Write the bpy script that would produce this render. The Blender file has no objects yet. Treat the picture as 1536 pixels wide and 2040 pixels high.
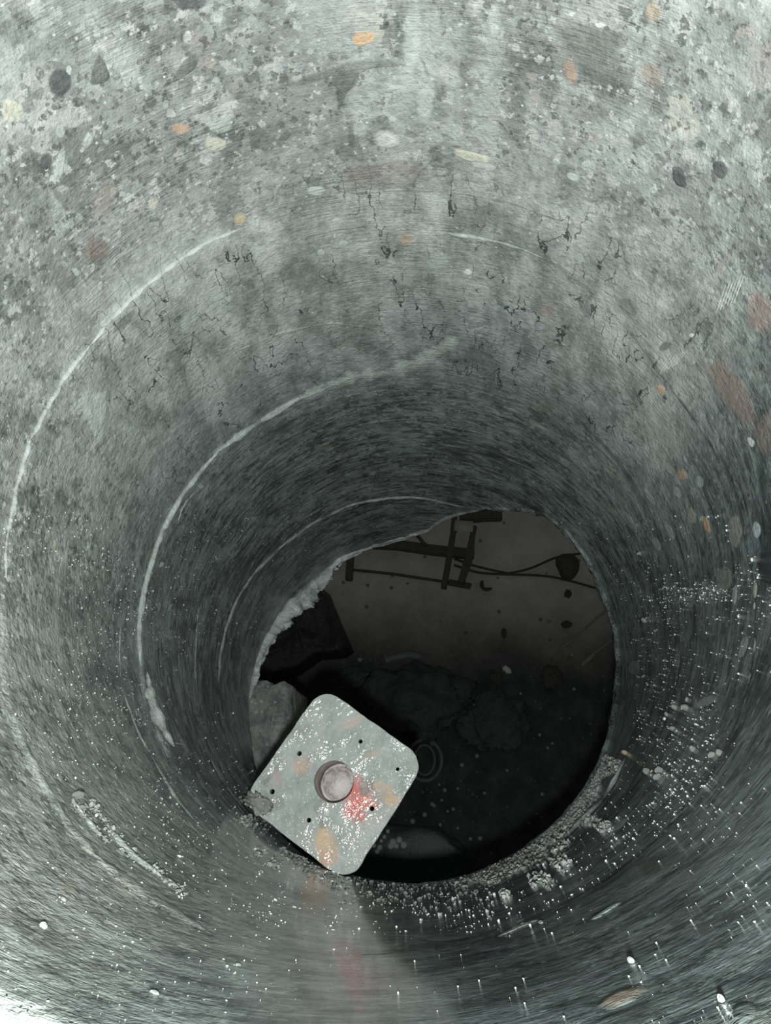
import bpy, bmesh, math, random
import numpy as np
from mathutils import Vector, Matrix, noise as mnoise
random.seed(7); rng = np.random.default_rng(7)
scene = bpy.context.scene
COL = scene.collection
H = 1.6                      # camera height above the floor below the slab
R = 0.15                     # bore radius
F = 1480.0                   # focal length in pixels of a 1536 x 2040 frame

# ------------------------------------------------------------------ view geometry
nn = np.array([.0783, .4235, 1.]); nn /= np.linalg.norm(nn)
e1 = np.cross([0, 1, 0], nn); e1 /= np.linalg.norm(e1); e2 = np.cross(nn, e1)
M = np.array([e1, -e2, -nn])
C = np.array([.0245, -.1177, H])

def ray(u, v):
    return M @ np.array([(u - 768) / F, (v - 1020) / F, 1.])

def on_wall(u, v, r=R):
    d = ray(u, v); a = d[0]**2 + d[1]**2; b = C[0]*d[0] + C[1]*d[1]; c = C[0]**2 + C[1]**2 - r*r
    t = (-b + math.sqrt(max(0, b*b - a*c))) / a
    return C + t * d

def wall_tz(u, v):
    P = on_wall(u, v)
    return math.atan2(P[1], P[0]), P[2]

def on_level(u, v, z=0.):
    d = ray(u, v); t = (z - C[2]) / d[2]
    return C + t * d

# ------------------------------------------------------------------ object helpers
def tag(o, label=None, cat=None, group=None, kind=None):
    if label: o['label'] = label
    if cat: o['category'] = cat
    if group: o['group'] = group
    if kind: o['kind'] = kind
    return o

def link(name, me, mat=None, parent=None, smooth=True):
    o = bpy.data.objects.new(name, me); COL.objects.link(o)
    if mat: me.materials.append(mat)
    if parent: o.parent = parent
    if smooth and hasattr(me, 'polygons'):
        me.polygons.foreach_set('use_smooth', [True] * len(me.polygons))
    return o

def empty(name, loc=(0, 0, 0), rz=0.):
    o = bpy.data.objects.new(name, None); COL.objects.link(o)
    o.location = loc; o.rotation_euler = (0, 0, rz); o.empty_display_size = .02
    return o

def mesh_from(name, verts, faces):
    me = bpy.data.meshes.new(name)
    me.from_pydata([tuple(map(float, v)) for v in verts], [], faces); me.update()
    return me

def bm_mesh(name, bm):
    me = bpy.data.meshes.new(name); bm.to_mesh(me); bm.free(); return me

def tube_mesh(name, pts, rad, seg=10, sub=6, squash=1.0, jitter=0.0, centre=(0, 0, 0)):
    """a smooth tube through pts (Catmull-Rom); rad is a number or one per point; closed ends"""
    pts = [np.array(p, float) for p in pts]
    rads = [rad] * len(pts) if not hasattr(rad, '__len__') else list(rad)
    P = []; Q = []
    for i in range(len(pts) - 1):
        p0 = pts[max(i-1, 0)]; p1 = pts[i]; p2 = pts[i+1]; p3 = pts[min(i+2, len(pts)-1)]
        for k in range(sub):
            t = k / sub
            P.append(.5*((2*p1) + (-p0+p2)*t + (2*p0-5*p1+4*p2-p3)*t*t + (-p0+3*p1-3*p2+p3)*t**3))
            Q.append(rads[i]*(1-t) + rads[i+1]*t)
    P.append(pts[-1]); Q.append(rads[-1])
    vs = []; fs = []
    for i, p in enumerate(P):
        tg = P[min(i+1, len(P)-1)] - P[max(i-1, 0)]; tg /= np.linalg.norm(tg) + 1e-12
        up = np.array([0, 0, 1.]) if abs(tg[2]) < .9 else np.array([1., 0, 0])
        s = np.cross(tg, up); s /= np.linalg.norm(s); w = np.cross(s, tg)
        for k in range(seg):
            a = 2*math.pi*k/seg; r = Q[i]*(1 + jitter*(random.random()-.5))
            vs.append(p + s*math.cos(a)*r + w*math.sin(a)*r*squash - np.array(centre))
    for i in range(len(P)-1):
        for k in range(seg):
            a = i*seg+k; b = i*seg+(k+1) % seg
            fs.append((a, b, b+seg, a+seg))
    fs.append(tuple(range(seg))[::-1]); fs.append(tuple(range((len(P)-1)*seg, len(P)*seg)))
    return mesh_from(name, vs, fs)

def lump_mesh(name, sx, sy, sz, amp=.25, freq=2.2, sub=4, seed=0, flat=True, fine=.0):
    bm = bmesh.new(); bmesh.ops.create_icosphere(bm, subdivisions=sub, radius=1)
    off = Vector((seed*3.1, seed*1.7, seed*.9))
    for v in bm.verts:
        n = v.co.normalized()
        k = 1 + amp*mnoise.fractal(n*freq + off, 1.0, 2.0, 4) + fine*mnoise.noise(n*14 + off)
        v.co = Vector((n.x*k*sx, n.y*k*sy, n.z*k*sz))
        if flat and v.co.z < -sz*.45: v.co.z = -sz*.45
    if flat:
        for v in bm.verts: v.co.z += sz*.45
    return bm_mesh(name, bm)

def box_bm(bm, c, s, rz=0., bev=.0):
    r = bmesh.ops.create_cube(bm, size=1)
    m = Matrix.Translation(c) @ Matrix.Rotation(rz, 4, 'Z') @ Matrix.Diagonal((s[0], s[1], s[2], 1))
    bmesh.ops.transform(bm, matrix=m, verts=r['verts'])
    if bev:
        es = list({e for v in r['verts'] for e in v.link_edges})
        bmesh.ops.bevel(bm, geom=es, offset=bev, segments=2, affect='EDGES')

# ------------------------------------------------------------------ node helpers
class N:
    def __init__(s, name):
        s.m = bpy.data.materials.new(name); s.m.use_nodes = True
        s.t = s.m.node_tree; s.t.nodes.clear()
    def node(s, ty, **kw):
        n = s.t.nodes.new(ty)
        for k, v in kw.items():
            if k.startswith('_'): setattr(n, k[1:], v)
        return n
    def put(s, sock, v):
        if v is None: return
        if isinstance(v, bpy.types.NodeSocket): s.t.links.new(v, sock)
        elif isinstance(v, (tuple, list)) and sock.type == 'RGBA': sock.default_value = tuple(v) + ((1,) if len(v) == 3 else ())
        else: sock.default_value = v
    def obj(s): return s.node('ShaderNodeTexCoord').outputs['Object']
    def xyz(s, v):
        n = s.node('ShaderNodeSeparateXYZ'); s.put(n.inputs[0], v); return n.outputs
    def vmul(s, v, k):
        n = s.node('ShaderNodeVectorMath', _operation='MULTIPLY'); s.put(n.inputs[0], v); s.put(n.inputs[1], k); return n.outputs[0]
    def vadd(s, v, k):
        n = s.node('ShaderNodeVectorMath', _operation='ADD'); s.put(n.inputs[0], v); s.put(n.inputs[1], k); return n.outputs[0]
    def vscale(s, v, k):
        n = s.node('ShaderNodeVectorMath', _operation='SCALE'); s.put(n.inputs[0], v); s.put(n.inputs['Scale'], k); return n.outputs[0]
    def math(s, op, a, b=None, c=None, clamp=False):
        n = s.node('ShaderNodeMath', _operation=op, _use_clamp=clamp)
        s.put(n.inputs[0], a); s.put(n.inputs[1], b)
        if c is not None: s.put(n.inputs[2], c)
        return n.outputs[0]
    def mul(s, a, b): return s.math('MULTIPLY', a, b)
    def add(s, a, b): return s.math('ADD', a, b)
    def sstep(s, x, a, b, lo=0., hi=1.):
        n = s.node('ShaderNodeMapRange', _interpolation_type='SMOOTHSTEP')
        s.put(n.inputs['Value'], x); s.put(n.inputs['From Min'], a); s.put(n.inputs['From Max'], b)
        s.put(n.inputs['To Min'], lo); s.put(n.inputs['To Max'], hi); return n.outputs['Result']
    def noise(s, v, scale, detail=4., rough=.55, dist=0., col=False):
        n = s.node('ShaderNodeTexNoise'); s.put(n.inputs['Vector'], v); s.put(n.inputs['Scale'], scale)
        s.put(n.inputs['Detail'], detail); s.put(n.inputs['Roughness'], rough); s.put(n.inputs['Distortion'], dist)
        return n.outputs['Color' if col else 'Fac']
    def voro(s, v, scale, feat='F1', rnd=1.):
        n = s.node('ShaderNodeTexVoronoi', _feature=feat); s.put(n.inputs['Vector'], v); s.put(n.inputs['Scale'], scale)
        s.put(n.inputs['Randomness'], rnd)
        return n.outputs
    def ramp(s, f, stops, interp='LINEAR'):
        n = s.node('ShaderNodeValToRGB'); n.color_ramp.interpolation = interp; s.put(n.inputs[0], f)
        el = n.color_ramp.elements
        while len(el) < len(stops): el.new(.5)
        for e, (p, c) in zip(el, stops): e.position = p; e.color = tuple(c) + (1,)
        return n.outputs[0]
    def mix(s, f, a, b, mode='MIX'):
        n = s.node('ShaderNodeMix', _data_type='RGBA', _blend_type=mode)
        s.put(n.inputs[0], f); s.put(n.inputs[6], a); s.put(n.inputs[7], b); return n.outputs[2]
    def fmix(s, f, a, b):
        n = s.node('ShaderNodeMix', _data_type='FLOAT'); s.put(n.inputs[0], f); s.put(n.inputs[2], a); s.put(n.inputs[3], b); return n.outputs[0]
    def attr(s, name):
        n = s.node('ShaderNodeAttribute', _attribute_name=name); return n.outputs
    def bump(s, h, dist, strength=1., nrm=None):
        n = s.node('ShaderNodeBump'); s.put(n.inputs['Height'], h); s.put(n.inputs['Distance'], dist)
        s.put(n.inputs['Strength'], strength); s.put(n.inputs['Normal'], nrm); return n.outputs[0]
    def finish(s, col, rough=.6, normal=None, metal=0., spec=.5, coat=None, coat_rough=.1, **kw):
        p = s.node('ShaderNodeBsdfPrincipled'); o = s.node('ShaderNodeOutputMaterial')
        s.put(p.inputs['Base Color'], col); s.put(p.inputs['Roughness'], rough); s.put(p.inputs['Metallic'], metal)
        s.put(p.inputs['Normal'], normal); s.put(p.inputs['Specular IOR Level'], spec)
        if coat is not None:
            s.put(p.inputs['Coat Weight'], coat); s.put(p.inputs['Coat Roughness'], coat_rough); 
            if 'coat_normal' in kw: s.put(p.inputs['Coat Normal'], kw['coat_normal'])
        for k, v in kw.items():
            if k != 'coat_normal': s.put(p.inputs[k], v)
        s.t.links.new(p.outputs[0], o.inputs[0]); return s.m

# ------------------------------------------------------------------ the cut concrete of the bore
def bore_material():
    n = N('drilled_concrete'); P = n.obj(); x, y, z = n.xyz(P)[0:3]
    depth = n.math('SUBTRACT', H, z)                                   # metres below the eye
    low = n.noise(P, 9, 4)
    # mortar matrix
    base = n.ramp(n.noise(P, 42, 6, .74), [(.30, (.13, .146, .139)), (.44, (.27, .292, .28)), (.56, (.40, .43, .415)), (.72, (.60, .64, .615))])
    # coarse, medium and fine aggregate, cut through by the drill: angular cells with ragged borders
    def stones(base, scale, keep, gap, amt, stops, rag, squash=(1, 1, 1)):
        w_ = n.vscale(n.vadd(n.noise(P, scale*2.2, 2, .6, col=True), (-.5, -.5, -.5)), rag/scale)
        Q_ = n.vmul(n.vadd(P, w_), squash)
        ce = n.voro(Q_, scale, 'DISTANCE_TO_EDGE')['Distance']; c_ = n.xyz(n.voro(Q_, scale)['Color'])
        m_ = n.mul(n.sstep(ce, gap, gap+.05), n.sstep(c_[0], keep, keep+.02))
        fade = n.sstep(n.noise(P, scale*1.3, 2, .6), .30, .55, .35, 1.)
        return n.mix(n.mul(n.mul(m_, amt), fade), base, n.ramp(c_[1], stops, 'CONSTANT'))
    G = [(0, (.15, .165, .16)), (.22, (.27, .29, .28)), (.42, (.52, .55, .53)), (.62, (.37, .40, .385)), (.76, (.60, .63, .60)), (.90, (.42, .385, .355)), (.95, (.62, .61, .53))]
    base = stones(base, 30, .80, .10, .55, G, .55)
    base = stones(base, 66, .70, .10, .7, G, .6)
    base = stones(base, 130, .68, .10, .75, G, .6)
    base = stones(base, 250, .60, .10, .75, [(0, (.11, .122, .118)), (.34, (.22, .24, .23)), (.60, (.62, .655, .63)), (.82, (.34, .365, .35))], .9)
    base = stones(base, 480, .70, .10, .7, [(0, (.09, .10, .097)), (.62, (.64, .68, .655))], .9)
    # slurry left on the wall: runs down it, and smears round it
    runs = n.noise(n.vmul(P, (1, 1, .22)), 52, 5, .66)
    sm = n.noise(n.vmul(P, (1, 1, 5)), 14, 5, .66)
    film = n.mul(n.sstep(runs, .51, .60), n.sstep(low, .36, .6))
    base = n.mix(n.mul(film, .5), base, (.49, .525, .505))
    base = n.mix(n.mul(n.sstep(sm, .53, .66), .45), base, n.ramp(n.noise(P, 9, 4), [(.38, (.24, .265, .255)), (.62, (.52, .56, .54))]))
    # big blotches
    blot = n.noise(P, 14, 6, .70, .4)
    base = n.mix(n.sstep(blot, .53, .64, 0, .55), base, (.15, .17, .164))
    base = n.mix(n.sstep(blot, .45, .34, 0, .5), base, (.53, .57, .55))
    # scoring of the drill round the bore, in patches up here and everywhere lower down
    deep = n.math('MAXIMUM', n.sstep(depth, .30, .50), n.sstep(n.math('SUBTRACT', n.mul(x, .75), n.mul(y, .66)), .02, .12))
    s1 = n.noise(n.vmul(P, (1, 1, 24)), 24, 5, .75)
    s2 = n.noise(n.vmul(P, (1, 1, 14)), 70, 4, .75)
    sa = n.math('MAXIMUM', n.mul(n.sstep(n.noise(P, 17, 4), .50, .60), .8), n.mul(deep, .8))
    sc = n.fmix(sa, 1., n.add(.22, n.mul(n.add(s1, s2), .78)))
    cmb = n.node('ShaderNodeCombineXYZ')
    for i in range(3): n.put(cmb.inputs[i], sc)
    base = n.mix(1., base, cmb.outputs[0], 'MULTIPLY')
    dash = n.noise(n.vmul(P, (1, 1, 4.5)), 62, 4, .6)
    base = n.mix(n.mul(n.sstep(dash, .56, .62), n.mul(deep, .6)), base, (.60, .64, .635))
    base = n.mix(n.mul(n.sstep(dash, .47, .37), n.mul(deep, .75)), base, (.08, .095, .095))
    pat = n.noise(n.vmul(P, (1, 1, 2.4)), 24, 6, .65)
    base = n.mix(n.mul(deep, .8), base, n.mix(1., base, n.ramp(pat, [(.36, (.42, .43, .43)), (.50, (.95, .95, .95)), (.64, (1.0, 1.0, 1.0))]), 'MULTIPLY'))
    base = n.mix(n.mul(n.sstep(pat, .56, .66), n.mul(deep, .5)), base, (.52, .555, .545))
    # dried slurry skin on the far side, with shrinkage cracks running down it
    zone = n.mul(n.mul(n.sstep(depth, .215, .27), n.sstep(depth, .43, .385)), n.sstep(y, .02, .09))
    cz = n.mul(zone, n.sstep(n.noise(P, 24, 4), .37, .48))
    cw = n.vadd(n.vmul(P, (1, 1, .30)), n.vscale(n.vadd(n.noise(P, 120, 4, .6, col=True), (-.5, -.5, -.5)), .006))
    iso = n.math('ABSOLUTE', n.math('SUBTRACT', n.noise(cw, 105, 1.5, .5), .5))
    crack = n.mul(n.mul(n.sstep(iso, .0135, .004), cz), n.sstep(n.noise(P, 50, 3), .42, .54))
    base = n.mix(n.mul(zone, .60), base, n.ramp(n.noise(n.vmul(P, (1, 1, .5)), 60, 5, .70), [(.38, (.24, .26, .25)), (.50, (.46, .49, .475)), (.62, (.72, .755, .735))]))
    base = n.mix(n.mul(crack, .92), base, (.05, .058, .056))
    # pale grit
    v5 = n.voro(P, 420); c5 = n.xyz(v5['Color'])
    grit = n.mul(n.sstep(v5['Distance'], .30, .16), n.sstep(c5[0], .94, .96))
    base = n.mix(n.mul(grit, .8), base, (.72, .76, .74))
    # the lower bore is soaked by drilling water
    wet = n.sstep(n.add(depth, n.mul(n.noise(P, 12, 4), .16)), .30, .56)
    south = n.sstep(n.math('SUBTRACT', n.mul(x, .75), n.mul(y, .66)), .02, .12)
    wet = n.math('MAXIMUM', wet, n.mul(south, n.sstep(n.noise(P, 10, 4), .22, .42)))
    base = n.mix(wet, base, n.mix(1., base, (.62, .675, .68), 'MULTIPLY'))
    base = n.mix(n.mul(wet, south), base, n.mix(1., base, (.50, .53, .53), 'MULTIPLY'))  # near right side darkened further: grazing shade painted into the colour
    # inlaid stones, stains, deposits, and painted light and shade carried by the mesh
    at = n.attr('inlay'); am = n.math('MULTIPLY', n.attr('inlay_amount')['Fac'], n.sstep(n.noise(P, 130, 7, .7), .30, .50, .62, 1.), clamp=True)
    tint = n.mix(1., at['Color'], n.ramp(n.noise(P, 180, 5, .65), [(.3, (.78,)*3), (.7, (1.18,)*3)]), 'MULTIPLY')
    base = n.mix(am, base, tint)
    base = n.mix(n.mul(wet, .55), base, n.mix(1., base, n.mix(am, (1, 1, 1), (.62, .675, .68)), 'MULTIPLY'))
    rough = n.fmix(wet, .55, n.sstep(n.noise(P, 40, 4), .35, .65, .12, .30))
    h = n.add(n.mul(n.noise(P, 420, 3, .6), .5), n.mul(n.noise(n.vmul(P, (1, 1, 14)), 60, 4, .7), n.fmix(sa, .15, .8)))
    h = n.add(h, n.mul(n.noise(P, 140, 4, .7), 1.3))
    nb = n.bump(h, .0015, .85)
    return n.finish(base, rough, nb, spec=n.fmix(wet, .35, .5), coat=n.mul(wet, .5), coat_rough=.10)

M_BORE = bore_material()

def broken_material(name, a, b, rough=.75, d=.003, sc=1.):
    n = N(name); P = n.obj()
    c = n.ramp(n.noise(P, 70*sc, 7, .65), [(.3, a), (.7, b)])
    v = n.voro(P, 240*sc); c2 = n.xyz(v['Color'])
    c = n.mix(n.mul(n.sstep(v['Distance'], .4, .25), n.sstep(c2[0], .8, .84)), c, tuple(min(1, k*1.5) for k in b))
    h = n.add(n.noise(P, 110*sc, 8, .7), n.mul(n.voro(P, 90*sc)['Distance'], .6))
    return n.finish(c, rough, n.bump(h, d, .9))

M_CRUMB = broken_material('damp_mortar', (.17, .185, .18), (.44, .47, .455), .5, .0008)
M_CHUNK = broken_material('broken_concrete', (.24, .26, .25), (.80, .84, .82), .7, .014)

def plain(name, col, rough=.6, spec=.4, bump=0., scale=200, var=.25, metal=0.):
    n = N(name); P = n.obj()
    c = n.ramp(n.noise(P, scale, 5, .6), [(.3, tuple(k*(1-var) for k in col)), (.7, tuple(k*(1+var) for k in col))])
    nb = n.bump(n.noise(P, scale*1.5, 5, .6), bump, .8) if bump else None
    return n.finish(c, rough, nb, spec=spec, metal=metal)

# ------------------------------------------------------------------ bore geometry
TRACE = {  # drill-stop rings, followed round the wall
 2: [(427,1345),(432,1295),(445,1240),(465,1190),(500,1137),(560,1080),(620,1037),(700,1000),(765,990),(798,987),(843,990),(883,1000),(923,1010),(427,1360),(435,1445)],
 3: [(272,1300),(270,1255),(277,1190),(292,1130),(310,1075),(330,1030),(360,980),(400,930),(430,895),(490,852),(550,815),(600,785),(700,745),(850,712),(1000,760),(1148,865),(1208,915),(1248,965),(1283,1020),(1313,1085),(1333,1145),(1348,1200)],
 4: [(180,685),(135,740),(85,825),(55,890),(35,960),(22,1025),(15,1095),(10,1145),(215,640),(270,582),(340,527),(400,487),(450,465),(868,462),(938,470),(1008,485),(1088,515),(1323,760),(1368,820),(1403,870),(1433,920),(1468,1005),(1480,1080),(30,1460),(75,1550),(130,1640),(200,1720),(300,1790),(425,1865)],
}
TH = np.linspace(-math.pi, math.pi, 1441)
def periodic(pts, blur=30):
    tz = sorted(wall_tz(*p) for p in pts)
    t = np.array([a for a, _ in tz]); zz = np.array([b for _, b in tz])
    t3 = np.concatenate([t-2*math.pi, t, t+2*math.pi]); z3 = np.concatenate([zz]*3)
    y = np.interp(TH, t3, z3)[:-1]
    if blur:
        k = np.hanning(blur); k /= k.sum()
        y = np.convolve(np.concatenate([y[-blur:], y, y[:blur]]), k, 'same')[blur:-blur]
    return np.append(y, y[0])
RINGZ = {k: periodic(v) for k, v in TRACE.items()}
SHIFT = {2: .0006, 3: .0016, 4: .0013}
PHI = {2: math.radians(-40), 3: math.radians(-15), 4: math.radians(-15)}

def r_at(th, z):
    th = np.asarray(th, float); z = np.asarray(z, float); r = np.full(np.broadcast(th, z).shape, R)
    for k in RINGZ:
        zr = np.interp(th, TH, RINGZ[k]); q = np.clip((zr - z)/.0022 + .5, 0, 1); q = q*q*(3-2*q)
        r = r + SHIFT[k]*q*np.cos(th - PHI[k])
    return r

LIP = [(1226,1300),(1222,1260),(1203,1200),(1183,1145),(1153,1095),(1118,1050),(1085,1026),(1050,1018),(1010,1014),(965,1010),(940,1017),(905,1022),(880,1031),(862,1044),(850,1052),(800,1068),(765,1077),
       (715,1092),(670,1107),(640,1132),(607,1158),(575,1182),(548,1222),(525,1260),(508,1300),(497,1340),(490,1375),(489,1430),(495,1484),(506,1544),
       (540,1640),(575,1682),(620,1715),(690,1744),(768,1757),(843,1760),(908,1750),(968,1730),(1018,1703),(1088,1655),(1148,1590),(1188,1525),(1208,1470),(1220,1410),(1227,1345)]
LIPZ = periodic(LIP, 9)
TOPZ = np.interp(np.degrees(TH), [-180, -125, -112, -100, -88, -70, 0, 180], [H-.085, H-.112, H-.1295, H-.124, H-.09, H-.072, H-.07, H-.085])

def build_bore():
    NT, NZ = 1080, 330
    th = np.linspace(-math.pi, math.pi, NT, endpoint=False)
    rough = np.array([mnoise.fractal(Vector((math.cos(t)*18, math.sin(t)*18, 3.3)), 1., 2., 5) for t in th])
    zt = np.interp(th, TH, TOPZ) + .0012*rough
    zl = np.interp(th, TH, LIPZ) + .0022*rough
    V = []; cols = []
    s = np.linspace(0, 1, NZ)
    rings = []
    # slab top: from far out to the rounded arris
    for rr, dz in ((1.3, 0), (.6, 0), (.3, 0), (.2, 0), (.165, .0), (.156, -.0002), (.1525, -.0012), (.1506, -.0028)):
        rings.append((np.full(NT, rr), np.where(rr > .25, H-.09, zt) + dz))
    for q in s:
        z = zt - .005 + (zl - zt + .005)*q
        rings.append((r_at(th, z), z))
    # broken ledge below the smooth bore, strongest on the far left
    dg = np.degrees(th)
    led = np.interp(dg, [-180, -165, 60, 78, 100, 112, 120, 130, 140, 152, 165, 175, 180], [.006, .0, .0, .002, .003, .003, .006, .014, .018, .015, .009, .0065, .006])
    for k in range(1, 9):
        q = k/8.
        jag = np.array([mnoise.fractal(Vector((math.cos(t)*9, math.sin(t)*9, q*3.0)), 1., 2., 5) for t in th])
        r = R - led*math.sin(q*math.pi/2)*(1+.8*jag) + .0015*jag*q
        rings.append((r, zl - q*(.004 + led*.9) + .003*jag*q))
    rl, zl2 = rings[-1]
    for rr in (.008, .03, .08):
        jag = np.array([mnoise.fractal(Vector((math.cos(t)*6, math.sin(t)*6, 7+rr*20)), 1., 2., 4) for t in th])
        rings.append((rl + rr, zl2 - .002 + .01*jag))
    rings.append((np.full(NT, .4), np.full(NT, H-.66))); rings.append((np.full(NT, 1.3), np.full(NT, H-.66)))
    rings.append((np.full(NT, 1.3), np.full(NT, H-.4)))
    V = np.concatenate([np.stack([r*np.cos(th), r*np.sin(th), z], 1) for r, z in rings])
    nr = len(rings)
    i = np.arange(nr)[:, None]*NT; j = np.arange(NT)[None]; j2 = (j+1) % NT
    i2 = np.roll(i, -1, 0)
    Fq = np.stack([i+j, i2+j, i2+j2, i+j2], -1).reshape(-1, 4)[:, ::-1]
    nv = len(V)
    extraV, extraF, eC, eA = [], [], [], []
    def add_patch(poly_tz, colr, amt, lift=.0003, soft=.25, dome=0.):
        """a stone, a stain, or painted light or shade, flush with the wall: rings of points on the bore surface, fading at its edge"""
        pc = np.mean(poly_tz, 0); base = nv + len(extraV); m = len(poly_tz)
        lv = [1.0, 1-soft, (1-soft)*.66, (1-soft)*.33]
        for li, k in enumerate(lv):
            for p in poly_tz:
                t, z = pc + (np.array(p)-pc)*k
                rr = float(r_at(t, z)) - lift*(.15 if li == 0 else 1.) - dome*(1-k*k)
                extraV.append((rr*math.cos(t), rr*math.sin(t), z)); eC.append(colr); eA.append(0.0 if li == 0 else amt)
        t, z = pc; rr = float(r_at(t, z)) - lift - dome
        extraV.append((rr*math.cos(t), rr*math.sin(t), z)); eC.append(colr); eA.append(amt)
        for li in range(3):
            for k in range(m):
                a = base+li*m+k; b = base+li*m+(k+1) % m
                extraF.append((a, b, b+m, a+m))
        for k in range(m):
            extraF.append((base+3*m+k, base+3*m+(k+1) % m, base+4*m))
    def poly(pts_px, colr, amt=.9, soft=.2, rag=.12, lift=.0003, dome=0.):
        # refine the outline and make it a little ragged
        q = []
        for k in range(len(pts_px)):
            a = np.array(pts_px[k], float); b = np.array(pts_px[(k+1) % len(pts_px)], float)
            L = np.linalg.norm(b-a); m = max(2, int(L/7))
            for s_ in range(m): q.append(a+(b-a)*s_/m)
        q = np.array(q); c = q.mean(0); sd = random.random()*50
        q = np.array([c + (p-c)*(1 + rag*mnoise.fractal(Vector((p[0]*.05, p[1]*.05, sd)), 1., 2., 3)) for p in q])
        q = (q + np.roll(q, 1, 0) + np.roll(q, -1, 0))/3
        tz = []
        for p in q:
            t, z = wall_tz(p[0], p[1])
            if tz and t - tz[0][0] > math.pi: t -= 2*math.pi
            if tz and t - tz[0][0] < -math.pi: t += 2*math.pi
            tz.append((t, z))
        area = sum(tz[k][0]*tz[(k+1) % len(tz)][1]-tz[(k+1) % len(tz)][0]*tz[k][1] for k in range(len(tz)))
        if area < 0: tz = tz[::-1]
        add_patch(tz[::-1], colr, amt, lift, soft, dome)
    def blob(u, v, w, h, ang, colr, amt=.9, soft=.25, rag=.22, dome=0.):
        a = math.radians(ang); pts = []
        ns = random.choice((6, 7, 8, 9)); ph = random.random()*6
        for k in range(ns):
            t = ph + 2*math.pi*(k+.35*(random.random()-.5))/ns; rr = 1+.18*(random.random()-.5)
            px, py = math.cos(t)*w/2*rr, math.sin(t)*h/2*rr
            pts.append((u+px*math.cos(a)-py*math.sin(a), v+px*math.sin(a)+py*math.cos(a)))
        poly(pts, colr, amt, soft, rag, dome=dome)
    D = (.105, .118, .118); DG = (.15, .17, .155); MD = (.21, .23, .215); L = (.58, .64, .60); W = (.82, .86, .83); CR = (.66, .65, .54)
    OR = (.80, .52, .30); PK = (.47, .37, .31); BR = (.27, .215, .185); YE = (.68, .56, .32)
    poly([(92,160),(100,140),(125,132),(142,145),(144,175),(122,195),(100,192)], D); blob(118,174,9,9,0,W); blob(138,140,16,28,0,L)
    poly([(195,102),(212,128),(222,158),(200,168),(176,172),(182,135)], DG, .85, .12, .04)
    poly([(395,105),(398,122),(380,145),(345,165),(336,168),(350,140),(370,112)], DG, .8, .15, .06)
    poly([(330,-12),(415,-12),(412,14),(385,20),(350,14)], D, .8)
    blob(25,222,52,52,0,CR,.85); blob(300,202,26,30,0,DG); blob(90,322,30,42,0,D,.8); blob(92,336,10,12,0,W)
    poly([(695,78),(715,62),(742,60),(750,75),(738,88),(712,98)], OR, .9, .25, .3); blob(358,256,56,26,8,(.66,.44,.30),.8,.4); 
    blob(428,286,52,34,-8,CR,.85); blob(440,250,60,40,0,L,.6,.4); blob(305,403,26,34,0,CR,.8); blob(480,437,36,30,-30,YE,.8,.35,.4)
    blob(196,495,72,62,0,BR,.7,.35); blob(150,541,30,20,15,L,.9); blob(136,552,42,62,0,(.20,.195,.17),.6,.4); blob(206,400,62,104,15,(.44,.39,.35),.55,.5)
    blob(208,600,40,60,0,(.40,.36,.34),.5,.5)
    blob(118,330,26,84,12,L,.75,.4); blob(175,280,24,46,20,L,.7,.4); blob(120,262,22,34,0,L,.6,.4); blob(630,380,46,26,-8,L,.9); blob(684,484,24,16,0,L); blob(640,500,18,14,0,L)
    poly([(655,135),(690,118),(722,125),(715,165),(690,195),(672,230),(670,185)], (.13,.145,.14), .8, .3, .3)
    poly([(520,185),(600,150),(700,118),(790,112),(845,125),(790,132),(700,140),(600,172)], (.16,.18,.17), .6, .4, .2)
    blob(770,278,72,44,4,W,.7,.45,.3); blob(700,270,14,80,0,(.14,.16,.15),.7,.4)  # white blob: a wet specular highlight painted into the colour
    poly([(665,345),(700,325),(790,312),(850,322),(880,350),(840,372),(760,385),(680,385)], BR, .5, .35)
    blob(822,80,46,210,3,L,.75,.4,.25); blob(985,40,32,78,0,L,.7,.4); blob(800,170,100,40,0,L,.45,.5); blob(935,105,60,130,8,(.25,.275,.27),.5,.5)
    blob(845,200,44,110,8,(.60,.66,.62),.6,.4); blob(440,30,12,60,5,L,.6,.4)
    blob(1300,22,48,60,0,(.62,.48,.33),.55,.5); blob(1297,150,62,64,0,PK,.5,.35,.12)
    poly([(1095,40),(1130,22),(1180,50),(1245,58),(1252,110),(1240,165),(1180,175),(1140,120),(1100,75)], (.19,.215,.185), .7, .3, .3)
    blob(1166,92,20,22,0,W); blob(1195,50,26,14,0,W,.8); blob(1140,28,16,12,0,W,.7); blob(1150,85,28,14,0,L); blob(1138,142,36,66,-20,(.56,.38,.29),.65,.45); blob(1210,150,60,50,0,(.17,.19,.18),.6,.4)
    poly([(896,295),(925,298),(978,312),(978,326),(940,322),(905,312)], CR, .9, .25); blob(912,291,24,8,5,BR)
    poly([(1338,328),(1362,332),(1370,362),(1364,376),(1342,366)], D, .9, .12, .05); poly([(1418,322),(1440,316),(1455,340),(1440,360),(1424,350)], D, .9, .12, .08)
    blob(1108,322,20,12,30,L); blob(1143,352,32,18,20,L,.9); blob(1172,330,36,26,15,L,.75); blob(1490,300,76,66,0,L,.5,.35); blob(1250,258,38,50,0,L,.4,.4)
    blob(808,476,40,46,0,(.56,.45,.34),.7,.4); blob(1090,618,46,46,0,PK,.5,.45); blob(932,542,20,15,10,W,.9,.2,.2,.0006); blob(872,520,64,44,0,L,.55,.4); blob(1302,378,24,18,0,L)
    blob(1515,622,70,95,-10,(.42,.28,.24),.6,.45)
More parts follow.
